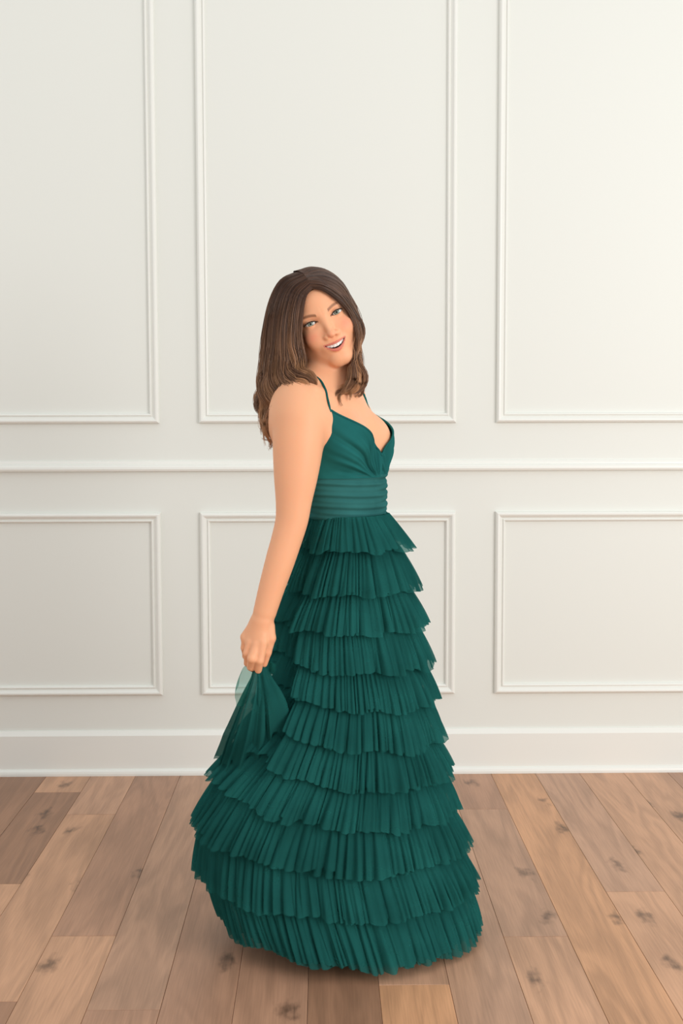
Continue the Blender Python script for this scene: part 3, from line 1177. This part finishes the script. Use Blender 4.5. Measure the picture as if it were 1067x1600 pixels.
def sheet(rows, nu, nv, seed, amp=0.004):
    """loft through rows of (px, py, d)"""
    r = np.random.default_rng(seed)
    R_ = np.array([catmull([P3(*c) for c in row], nu) for row in rows])      # rows x nu
    V = np.zeros((nu, nv, 3))
    for i in range(nu):
        V[i] = catmull(R_[:, i], nv)
    u = np.linspace(0, 1, nu)[:, None]; v = np.linspace(0, 1, nv)[None, :]
    V[..., 1] += amp * np.sin(14 * u + 5 * v + r.uniform(0, 6)) * (0.3 + v)
    V[..., 0] += 0.5 * amp * np.cos(17 * u + 3 * v + r.uniform(0, 6)) * v
    return V.reshape(-1, 3), grid_faces(nu, nv)


V, F = sheet([
    [(400, 1044, -.195), (397, 1046, -.20), (395, 1050, -.205), (396, 1056, -.20)],
    [(385, 1040, -.185), (379, 1050, -.21), (384, 1066, -.215), (395, 1070, -.20)],
    [(376, 1050, -.18), (370, 1074, -.205), (378, 1088, -.215), (391, 1090, -.20)],
    [(372, 1068, -.18), (367, 1094, -.20), (375, 1104, -.21), (386, 1098, -.19)],
], 30, 26, 4)
part('sheer_flap', V, F, M_SHEER, parent=dress)
V, F = sheet([
    [(418, 1030, -.19), (421, 1032, -.20), (424, 1034, -.195)],
    [(420, 1042, -.19), (426, 1040, -.205), (431, 1040, -.195)],
    [(421, 1052, -.19), (427, 1053, -.205), (430, 1050, -.195)],
], 14, 12, 6, 0.002)
part('sheer_flap', V, F, M_SHEER, parent=dress)


# ---- waistband and bodice, wrapped round the torso
def axis_at(z):
    zs_ = [A_HIP[2], A_WAIST[2], A_RIB[2], A_SHO[2]]
    return np.stack([np.interp(z, zs_, [A_HIP[i], A_WAIST[i], A_RIB[i], A_SHO[i]]) for i in (0, 1)], -1)


def torso_radius(phi, z):
    """phi from FWD towards LAT"""
    c = axis_at(z)
    dirs = np.cos(phi)[..., None] * FWD[:2] + np.sin(phi)[..., None] * LAT[:2]
    r = np.full(phi.shape, 0.24)
    for _ in range(60):
        P = np.concatenate([c + dirs * r[..., None], z[..., None]], -1)
        r = r - 0.85 * torso_sdf(P)
    return r, c, dirs


Z_WT, Z_WB = P3(545, 741, -0.06)[2], P3(545, 809, -0.06)[2]
nph, nz = 300, 60
phi = np.linspace(-np.pi, np.pi, nph, endpoint=False)
PH, ZZ = np.meshgrid(phi, np.linspace(Z_WB, Z_WT, nz), indexing='ij')
r0, c, dirs = torso_radius(PH, ZZ)
v = (ZZ - Z_WB) / (Z_WT - Z_WB)
wr = 0.0016 * np.sin(v * 26 + 1.2 * np.sin(PH * 2 + 1) + 0.5 * np.sin(PH * 5)) + 0.0012 * np.sin(v * 47 + 2.0 * np.sin(PH * 1.5 + 2.2))
r_ = r0 + 0.0075 + wr + 0.002 * np.exp(-((v - 1) / 0.05) ** 2) + 0.002 * np.exp(-(v / 0.05) ** 2)
V = np.concatenate([c + dirs * r_[..., None], ZZ[..., None]], -1)
part('waistband', V.reshape(-1, 3), grid_faces(nph, nz, True), M_BAND, parent=dress)

Z_V = P3(597, 712, -0.07)[2]
Z_ST = P3(521, 641, -0.12)[2]
Z_UA = P3(515, 690, -0.13)[2]
Z_BK = Z_UA - 0.035
PH_ST = math.radians(60)


def z_top(phi):
    a = np.abs(phi - 0.16 * np.exp(-(phi / 0.7) ** 2))
    w = np.clip(a / PH_ST, 0, 1)
    frontz = Z_V + (Z_ST - Z_V) * (w ** 0.92)
    s = np.clip((a - PH_ST) / math.radians(38), 0, 1)
    side = Z_ST + (Z_UA - Z_ST) * (1 - (1 - s) ** 1.7)
    b = np.clip((a - math.radians(98)) / math.radians(60), 0, 1)
    back = Z_UA + (Z_BK - Z_UA) * (b * b * (3 - 2 * b))
    return np.where(a <= PH_ST, frontz, np.where(s < 1, side, back))


nph, nz = 720, 90
phi = np.linspace(-np.pi, np.pi, nph, endpoint=False) + 1e-4
vv = np.linspace(0, 1, nz)
PH = np.repeat(phi[:, None], nz, 1)
ZT = z_top(phi)
Z_BB = Z_WT - 0.006
ZZ = Z_BB + (ZT[:, None] - Z_BB) * vv[None, :]
r0, c, dirs = torso_radius(PH, ZZ)
# gathers fanning from under the bust towards the straps
ga = np.abs(PH)
ga = np.abs(PH - 0.12)
tg = np.arctan2((ZZ - Z_BB + 0.012), (ga - 0.30) * 0.10)
rad = np.hypot(ZZ - Z_BB + 0.012, (ga - 0.30) * 0.10)
pl = 0.8 * np.sin(tg * 13 + 0.9 * np.sin(tg * 4 + 1) + 8 * rad) + 0.6 * np.sin(tg * 23 + 2 + 14 * rad) + 0.35 * np.sin(tg * 41)
amp = 0.0042 * np.clip((1.45 - ga) / 0.5, 0.0, 1) * np.clip((ZT[:, None] - ZZ) / 0.012, 0.15, 1) * np.clip(rad / 0.02, 0, 1) * np.exp(-np.clip(rad - 0.10, 0, 1) / 0.08)
r_ = r0 + 0.0085 + amp * np.clip((ZZ - Z_BB) / 0.014, 0, 1) * np.maximum(pl, -1.2) + 0.0015 * np.exp(-((ZZ - Z_BB) / 0.010) ** 2)
V = np.concatenate([c + dirs * r_[..., None], ZZ[..., None]], -1)
bod = part('bodice', V.reshape(-1, 3), grid_faces(nph, nz, True), M_BODICE, parent=dress)
# edge piping along neckline and armholes
edge = V[:, -1]
edge = np.vstack([edge, edge[:1]])
Vt, Ft = tube(edge, 0.0026, 7)
part('neckline_piping', Vt, Ft, M_BODICE, parent=dress)

# straps
from mathutils.bvhtree import BVHTree
bvh = BVHTree.FromPolygons([tuple(p) for p in BV], BF.tolist())


def on_skin(p, off=0.0022):
    loc, nor, i, dist = bvh.find_nearest(Vector(p))
    n = Vector(p) - loc
    inside = n.dot(nor) < 0
    nn = nor
    return np.array(loc + nn * off)


i_n = int(np.argmin(np.abs(phi + PH_ST))); i_f = int(np.argmin(np.abs(phi - PH_ST)))
for (start, mids) in (
    (V[i_n, -1], [(505, 620, -.15), (498, 613, -.13), (482, 606, -.07), (462, 612, -.02), (448, 640, .01), (446, 680, .02)]),
    (V[i_f, -1], [(567, 622, .02), (561, 614, .05), (548, 606, .09), (525, 612, .12), (500, 640, .13), (490, 680, .11)]),
):
    pts = [start] + [P3(*m) for m in mids]
    path = catmull(pts, 60)
    path = np.array([path[0]] + [on_skin(p) for p in path[1:]])
    for _ in range(12):
        path[1:-1] = (path[:-2] + 2 * path[1:-1] + path[2:]) / 4
    Vt, Ft = tube(path, 0.0024, 6)
    part('shoulder_strap', Vt, Ft, M_BODICE, parent=dress)
